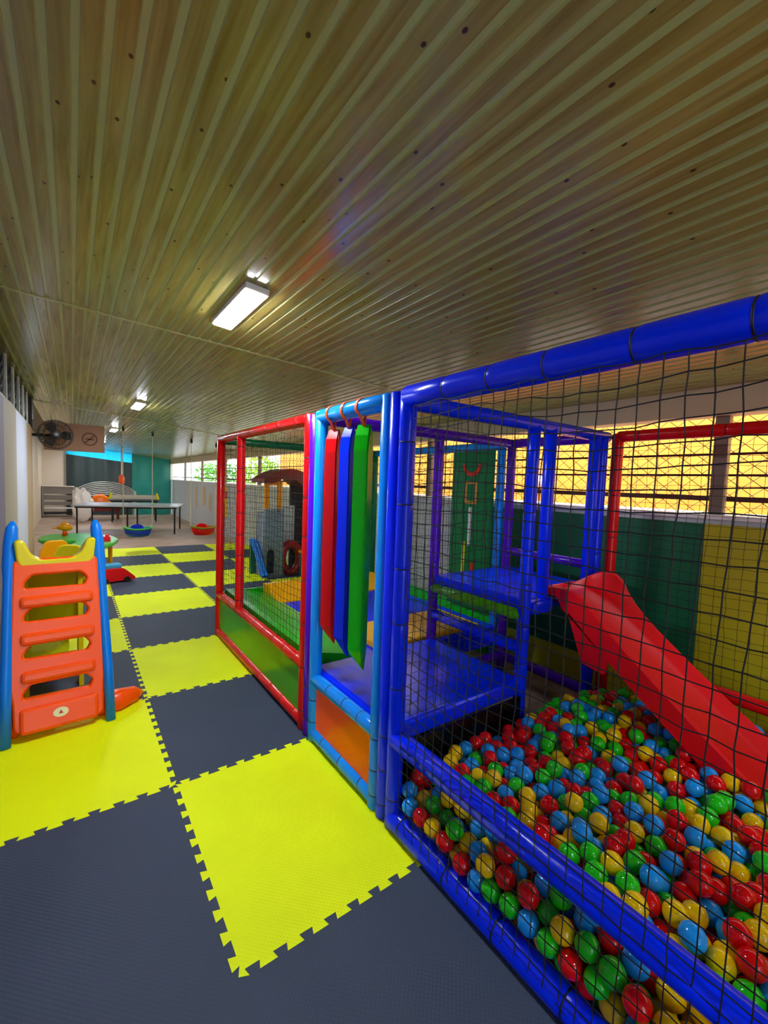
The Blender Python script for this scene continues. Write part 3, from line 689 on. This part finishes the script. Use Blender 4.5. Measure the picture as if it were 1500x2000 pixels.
# ------------------------------------------------------------------ toddler table, chairs, toys
tt = thing('toddler_table', 'kidney shaped green plastic toddler table on amber legs', 'table', (-.315, 6.75, 0))
kid = [(-.56, .30), (-.5, .75), (-.2, .92), (.2, .75), (.48, .35), (.55, -.05), (.42, -.55), (.1, -.92), (-.12, -.86), (-.16, -.6), (-.02, -.2), (-.08, .0), (-.3, -.02), (-.48, .05)]
me = curve_mesh([rounded([(a_*.9, b2) for a_, b2 in kid], .14, 6)], .012, .016, 3, M=tr(0, 0, .472)); finish('table_top', me, P_GRN, tt)
for lx, ly in ((.40, .10), (.12, -.6), (-.36, .4), (.05, .7)):
    obj('leg', T([(lx, ly, 0), (lx, ly, .46)], [.026, .034], 12), P_AMB, tt, smooth=True)
def chair(loc, rz, label, m, m2):
    t = thing('toddler_chair', label, 'chair', loc, rz)
    obj('seat', B(-.15, .15, -.14, .14, .24, .27, bev=.012), m2, t)
    me = curve_mesh([rounded([(-.16, .0), (.16, .0), (.17, .2), (.1, .36), (-.1, .36), (-.17, .22)], .05), rounded([(-.08, .06), (.08, .06), (.07, .16), (-.07, .16)], .02)], .012, .01, 2, M=tr(0, .14, .25) @ XZ); finish('backrest', me, m, t)
    for sx in (-1, 1):
        for sy in (-1, 1): obj('leg', T([(sx*.15, sy*.14, 0), (sx*.13, sy*.12, .25)], [.022, .028], 10), m, t, smooth=True)
chair((-.63, 5.95, 0), PI+.35, 'amber orange toddler chair with its back to the toddler slide', P_AMB, P_YEL)
chair((-.40, 5.45, 0), PI-.2, 'low yellow toddler chair tucked into the green table', P_YEL, P_YEL)
ty = thing('toy_bird', 'orange toy bird standing on the green toddler table', 'toy', (-.50, 7.35, .5))
bm = bmesh.new(); sweep(bm, [(-.11, 0, .12), (-.06, 0, .13), (0, 0, .14), (.07, 0, .12), (.10, 0, .1)], [.012, .045, .07, .05, .01], 12); obj('body', bm, P_AMB, ty, smooth=True)
obj('head', T([(-.02, 0, .17), (0, 0, .2), (.02, 0, .215)], [.03, .038, .01], 12), P_AMB, ty, smooth=True)
obj('beak', T([(-.10, 0, .125), (-.17, 0, .115)], [.016, .004], 8), P_AMB, ty, smooth=True)
obj('stand', T([(0, 0, 0), (0, 0, .1)], [.04, .025], 10), P_ORG, ty, smooth=True)
tb = thing('toy_block', 'small red toy block on the green toddler table', 'toy', (.02, 6.45, .5))
obj('block', B(-.045, .045, -.04, .04, 0, .07, bev=.008), P_RED, tb); obj('stud', B(-.025, .025, -.02, .02, .068, .10, bev=.006), P_RED, tb)
rc = thing('toy_car', 'red wedge shaped toy car with light blue top on the grey mat', 'toy', (.06, 5.85, 0), .2)
bm = bmesh.new(); extrude_poly(bm, rounded([(-.22, .02), (.25, .03), (.24, .07), (.10, .2), (-.2, .2)], .03, 4), lambda u, v, d: (u, d, v), -.12, .12); obj('body', bm, P_RED, rc)
obj('top', B(-.17, .09, -.08, .08, .195, .255, bev=.015), plastic('plastic_sky', (70, 170, 220)), rc)
for sx in (-.13, .14):
    for sy in (-.125, .125): bm = T([(sx, sy-.012, .04), (sx, sy+.012, .04)], .04, 14); obj('wheel', bm, BLACK, rc, smooth=False)

# ------------------------------------------------------------------ fan and sign board
fan = thing('wall_fan', 'black caged wall fan on a bracket at the wall end', 'fan', (-.59, 6.88, 2.06), .12)
bm = bmesh.new()
for rr, yy in ((.215, 0), (.20, -.05), (.14, -.085), (.07, -.1), (.20, .05), (.14, .08)): sweep(bm, [(rr*math.cos(a), yy, rr*math.sin(a)) for a in np.linspace(0, 2*PI, 33)], .004, 5, cap=False)
for k in range(28):
    a = 2*PI*k/28; c, s_ = math.cos(a), math.sin(a)
    sweep(bm, [(.05*c, -.102, .05*s_), (.14*c, -.085, .14*s_), (.2*c, -.05, .2*s_), (.215*c, 0, .215*s_), (.2*c, .05, .2*s_), (.14*c, .08, .14*s_)], .0022, 4, cap=False)
obj('cage', bm, BLACK, fan)
for k in range(3):
    bm = bmesh.new(); a0 = k*2*PI/3
    q = [(.03, -.02), (.12, -.075), (.185, -.06), (.18, .05), (.1, .06), (.03, .02)]
    extrude_poly(bm, q, lambda u, v, d: (u*math.cos(a0)-v*math.sin(a0), d+v*.25, u*math.sin(a0)+v*math.cos(a0)), -.012, -.006); obj('blade', bm, mat('blade', (40, 36, 30), rough=.3), fan)
bm = T([(0, -.106, 0), (0, .12, 0)], [.045, .06], 16); obj('motor', bm, BLACK, fan, smooth=False)
bm = T([(0, -.112, 0), (0, -.105, 0)], [.022, .024], 14); obj('hub_badge', bm, GREY, fan)
obj('bracket', T([(0, .1, 0), (-.12, .11, -.02), (-.27, .06, -.02)], .022, 10), BLACK, fan, smooth=True)
sb = thing('sign_board', 'brown hanging board with a no smoking symbol behind the fan', 'sign', (-.355, 7.2, 1.845))
BROWN = mat('board_brown', (168, 122, 100), rough=.6); DBROWN = mat('symbol_brown', (112, 62, 44), rough=.6)
obj('board', B(-.39, .39, -.008, .008, 0, .43, bev=.002), BROWN, sb)
M0 = tr(.19, -.010, .205) @ XZ
finish('ring', curve_mesh([ell(0, 0, .105, .105), ell(0, 0, .085, .085)], .002, M=M0), DBROWN, sb)
finish('slash', curve_mesh([[(-.075, -.06), (-.06, -.075), (.075, .06), (.06, .075)]], .002, M=M0), DBROWN, sb)
finish('cigarette', curve_mesh([[(-.06, -.006), (.06, -.016), (.06, .004), (-.06, .014)]], .002, M=M0), DBROWN, sb)
for sx in (-.3, .3): obj('hanger_wire', T([(sx, 0, .43), (sx, 0, cz(-.355+sx)-1.845+.01)], .003, 6), GREY, sb)

# ------------------------------------------------------------------ swings
def swing(x, y, zb, m, mrim, label):
    t = thing('bucket_swing', label, 'swing', (x, y, zb))
    bm = bmesh.new(); rings = []
    for z, rx, ry in ((-.03, .15, .11), (-.02, .18, .135), (.05, .22, .165), (.13, .235, .17), (.135, .225, .16), (.05, .18, .12), (.035, .1, .06)):
        rings.append([bm.verts.new((rx*math.cos(a)*(1+.04*math.cos(4*a)), ry*math.sin(a), z+(.012*math.cos(2*a) if z > .12 else 0))) for a in np.linspace(0, 2*PI, 29)[:-1]])
    for a, b_ in zip(rings, rings[1:]):
        for k in range(28): bm.faces.new((a[k], a[(k+1) % 28], b_[(k+1) % 28], b_[k]))
    bm.faces.new(rings[0][::-1]); bm.faces.new(rings[-1]); obj('bucket', bm, m, t, smooth=True)
    pts = [(.245*math.cos(a), .18*math.sin(a), .14+.014*math.cos(2*a)) for a in np.linspace(0, 2*PI, 37)]
    obj('rim', T(pts, .018, 8, cap=False), mrim, t, smooth=True)
    me = curve_mesh([[(.11*math.cos(a), .075*math.sin(a)) for a in np.linspace(0, PI, 16)]], .012, .008, 2, M=tr(0, .165, .12) @ XZ); finish('backrest', me, m, t)
    for s in (-1, 1):
        zt = cz(x+s*.25)-zb
        obj('rope', T([(s*.25, -.03, .14), (s*.25, 0, zt-.35), (s*.25, 0, zt-.05)], .006, 6), ROPE, t)
        obj('rope', T([(s*.25, .06, .14), (s*.25, 0, zt-.35)], .006, 6), ROPE, t)
        obj('ceiling_hook', B(s*.25-.022, s*.25+.022, -.022, .022, zt-.075, zt+.004, bev=.005), BLACK, t)
swing(.645, 8.45, .33, P_DBL, P_GRN, 'deep blue bucket swing with green rim hanging on ropes')
swing(1.86, 8.45, .32, P_RED, plastic('olive_rim', (140, 150, 40)), 'red bucket swing with olive rim hanging beside the red frame')
hc = thing('hanging_capsule', 'orange capsule shaped toy hanging on a white cord before the tarp', 'toy', (.89, 15.0, 1.2))
bm = lathe([(.02, 0), (.075, .02), (.085, .07), (.085, .22), (.06, .28), (.02, .30)], 14); obj('capsule', bm, P_ORG, hc, smooth=True)
obj('cord', T([(0, 0, .29), (0, 0, cz(.89)-1.2+.01)], .022, 8), ROPE, hc)

# ------------------------------------------------------------------ tables at the far end
def long_table(loc, lx, ly, h, m, label, rz=0, legs=((-.42, -.4), (.42, -.4), (-.42, .4), (.42, .4))):
    t = thing('games_table', label, 'table', loc, rz)
    obj('table_top', B(-lx/2, lx/2, -ly/2, ly/2, h-.03, h, bev=.004), m, t)
    obj('apron', B(-lx/2+.06, lx/2-.06, -ly/2+.06, ly/2-.06, h-.07, h-.028), BLACK, t)
    for a, b_ in legs: obj('leg', T([(a*lx, b_*ly, 0), (a*lx, b_*ly, h-.03)], .02, 8), BLACK, t)
    return t
t1 = long_table((.90, 12.0, 0), 2.35, 1.5, .73, mat('table_grey', (168, 172, 176), rough=.22), 'long glossy grey games table on thin black legs', -.28, ((-.46, -.42), (.46, -.42), (-.46, .42), (.46, .42), (0, -.42), (0, .42)))
t2 = long_table((1.25, 15.0, 0), 1.45, .9, .72, mat('table_dark', (70, 74, 76), rough=.4), 'dark table tennis table with a pale net behind the grey table', -.1)
obj('net_band', B(-.66, .66, -.004, .004, .73, .86), mat('net_pale', (196, 190, 170), rough=.8), t2)
for s in (-1, 1): obj('net_post', T([(s*.68, 0, .72), (s*.64, 0, .92)], [.05, .03], 8), P_YEL, t2)
bt = thing('red_bench', 'dark red low bench with wooden legs behind the grey table', 'bench', (.45, 15.9, 0))
obj('box', B(-.45, .45, -.2, .2, .28, .50, bev=.01), mat('dark_red', (120, 20, 16), rough=.5), bt)
for sx in (-.4, .4):
    for sy in (-.15, .15): obj('leg', T([(sx, sy, 0), (sx, sy, .3)], .03, 8), mat('wood_leg', (120, 70, 36), rough=.6), bt)
dm = thing('orange_dome', 'ribbed orange dome shaped toy on the dark red bench', 'toy', (.35, 15.9, .5))
bm = bmesh.new(); rings = []
for q in range(9):
    ph = q/8*PI/2*.98
    rings.append([bm.verts.new((.31*math.cos(ph)*math.cos(a)*(1+.05*abs(math.sin(6*a))), .18*math.cos(ph)*math.sin(a)*(1+.05*abs(math.sin(6*a))), .33*math.sin(ph))) for a in np.linspace(0, 2*PI, 49)[:-1]])
for a, b_ in zip(rings, rings[1:]):
    for k in range(48): bm.faces.new((a[k], a[(k+1) % 48], b_[(k+1) % 48], b_[k]))
bm.faces.new(rings[0][::-1]); bm.faces.new(rings[-1]); obj('dome', bm, plastic('dome_orange', (255, 126, 24)), dm, smooth=True)
obj('knob', T([(0, 0, .32), (0, 0, .36)], [.04, .03], 10), P_ORG, dm)
ar = thing('arched_rack', 'rack of thin white curved bars arching behind the grey table', 'rack', (.52, 16.6, 0))
for k in range(8):
    h = 1.24-.062*k; pts = [(x_*.92, .04*k-.2, h-.34*(abs(x_)**2.2)) for x_ in np.linspace(-1, 1, 15)]
    obj('curved_bar', T(pts, .012, 6), mat('bar_white', (226, 222, 212), rough=.4), ar, smooth=True)
for s in (-1, 1): obj('upright', B(s*.9-.02, s*.9+.02, -.22, .12, 0, .92, bev=.005), mat('bar_white', (226, 222, 212)), ar)
ct = thing('folding_cart', 'grey metal cart with folded boards on castors by the left wall', 'cart', (-.78, 17.2, 0))
for sx in (-.42, .42): obj('upright', B(sx-.02, sx+.02, -.22, .22, .09, 1.02, bev=.004), GREY, ct)
for z0, z1 in ((.78, 1.04), (.58, .74), (.40, .52)): obj('board', B(-.4, .4, -.2, -.16, z0, z1, bev=.004), mat('board_grey', (126, 118, 110), rough=.4), ct)
obj('top_board', B(-.44, .44, -.22, .22, 1.02, 1.05, bev=.006), mat('board_light', (206, 196, 184), rough=.4), ct)
obj('bar', T([(-.4, -.2, .30), (.4, -.2, .30)], .025, 10), WHITE, ct, smooth=True)
obj('base', B(-.42, .42, -.2, .2, .10, .16), BLACK, ct)
for sx in (-.38, .38):
    for sy in (-.17, .17): bm = T([(sx-.02, sy, .05), (sx+.02, sy, .05)], .05, 12); obj('castor', bm, GREY, ct)
bm = bmesh.new(); bmesh.ops.create_icosphere(bm, subdivisions=4, radius=1)
rg = random.Random(5); ph = [(Vector((rg.gauss(0, 1), rg.gauss(0, 1), rg.gauss(0, 1)))*4, rg.uniform(0, 6)) for _ in range(9)]
for v in bm.verts:
    n = v.co.copy(); s = 1+sum(.028*math.sin(n.dot(a)+b_) for a, b_ in ph); v.co = Vector((n.x*.27*s, n.y*.22*s, .0+(n.z+1)*.5*s)); v.co.z = max(v.co.z, 0)
bg_ = obj('plastic_bag', bm, mat('bag_white', (246, 244, 240), rough=.35, trans=.3)); bg_.location = (-.14, 15.2, -.016); tag(bg_, 'crumpled white plastic bag standing beside the folding cart', 'bag')

# ------------------------------------------------------------------ tarp at the far end
tp = thing('shade_tarp', 'dark green shade tarp with bright blue top hanging at the far end', 'tarp', (1.15, 17.85, 0))
def sheet(x0, x1, z0f, z1f, nx, nz, amp, fr):
    bm = bmesh.new(); g = []
    for i in range(nx+1):
        x_ = x0+(x1-x0)*i/nx; g.append([bm.verts.new((x_, amp*math.sin(x_*fr+.6*math.sin(x_*2.3))*(.4+.6*(1-j/nz)), z0f(x_)+(z1f(x_)-z0f(x_))*j/nz)) for j in range(nz+1)])
    for i in range(nx):
        for j in range(nz): bm.faces.new((g[i][j], g[i+1][j], g[i+1][j+1], g[i][j+1]))
    return bm
zt = lambda x_: cz(x_+1.15)+.004
obj('sheet', sheet(-1.72, .3, lambda x_: -.016, lambda x_: zt(x_)-.34, 60, 14, .05, 14), mat('tarp_dark', (40, 52, 50), rough=.6, trans=.12), tp, smooth=True)
obj('blue_band', sheet(-1.72, .3, lambda x_: zt(x_)-.34, zt, 60, 6, .03, 14), mat('tarp_blue', (30, 170, 220), rough=.5, trans=.6), tp, smooth=True)
obj('side_sheet', sheet(.3, 1.645, lambda x_: -.016, zt, 50, 14, .10, 8), mat('tarp_teal_glints', (22, 82, 70), rough=.45, trans=.4, var=.5, vscale=2.2), tp, smooth=True)  # teal cloth; its mottling paints in light glinting through
obj('top_cord', T([(-1.72, 0, zt(-1.72)), (1.645, 0, zt(1.645))], .012, 8), BLACK, tp)

# ------------------------------------------------------------------ castle playhouse
cs = thing('castle_playhouse', 'grey toy castle playhouse with maroon roof and yellow posts', 'playhouse', (2.2, 5.35, 0))
STONE = mat('castle_grey', (128, 142, 160), rough=.6, var=.2, vscale=14, bump=.3, bscale=25); LST = mat('castle_pale', (196, 200, 204), rough=.6, bump=.2, bscale=20); DST = mat('castle_dark', (58, 54, 54), rough=.6); MAR = mat('roof_maroon', (112, 20, 30), rough=.45)
MRED = plastic('tunnel_red', (170, 26, 36)); TEAL = plastic('teal_box', (20, 110, 96))
door = [(-.125, .05), (.02, .05), (.02, .33)]+[(-.0525+.0725*math.cos(a), .33+.12*math.sin(a)) for a in np.linspace(0, PI, 9)][1:-1]+[(-.125, .33)]
body = [(-.15, 0), (.15, 0), (.145, 1.0), (.145, 1.06), (.08, 1.06), (.08, 1.0), (.03, 1.0), (.03, 1.06), (-.03, 1.06), (-.03, 1.0), (-.08, 1.0), (-.08, 1.06), (-.145, 1.06), (-.145, 1.0)]
finish('tower_front', curve_mesh([body, door], .03, .008, 1, M=tr(-.07, -.17, 0) @ XZ), STONE, cs)
for x0, x1, y0, y1 in ((-.225, -.19, -.15, .15), (.05, .085, -.15, .15), (-.225, .085, .12, .15)): obj('tower_side', B(x0, x1, y0, y1, 0, 1.0, bev=.006), STONE, cs)
for sx in (-.18, .03): obj('roof_post', B(sx-.035, sx+.035, -.17, -.1, 1.0, 1.47, bev=.01), P_AMB, cs)
obj('lintel', B(-.21, .07, -.16, -.1, 1.42, 1.49, bev=.01), P_AMB, cs)
bm = bmesh.new(); q = [(-.27, 1.46)]+[(-.27+.9*t, 1.50+.19*math.sin(PI*min(1, t*.95+.03))) for t in np.linspace(0, 1, 14)]+[(.63, 1.44), (.42, 1.40), (.25, 1.52), (.05, 1.54), (-.1, 1.46)]
extrude_poly(bm, q, lambda u, v, d: (u, d, v), -.26, .3); obj('roof', bm, MAR, cs)
obj('side_wall', B(.09, .36, .02, .08, .45, 1.1, bev=.01), LST, cs)
obj('rear_wall', B(.32, .56, .1, .16, .0, 1.45, bev=.01), DST, cs)
bm = bmesh.new(); sweep(bm, [(.24+.15*math.cos(a), -.13, .27+.23*math.sin(a)) for a in np.linspace(0, 2*PI, 25)], .065, 10, cap=False)
for v in bm.verts: v.co.z = max(v.co.z, .002)
obj('tunnel_ring', bm, MRED, cs, smooth=True)
obj('toy_box', B(.36, .58, -.3, -.08, 0, .36, bev=.01), TEAL, cs); obj('box_lid', B(.34, .59, -.32, -.06, .36, .41, bev=.01), P_AMB, cs)
obj('blue_chute', slide_mesh([(y_-.1, z_) for y_, z_ in ((.2, .62), (.1, .6), (-.1, .42), (-.3, .2), (-.4, .14))], .02, lambda t, sd: .03, skirt=.03), P_BLU, cs).location = (-.275, .1, -.08)
obj('chute_support', B(-.31, -.22, .16, .24, 0, .5, bev=.01), TEAL, cs)
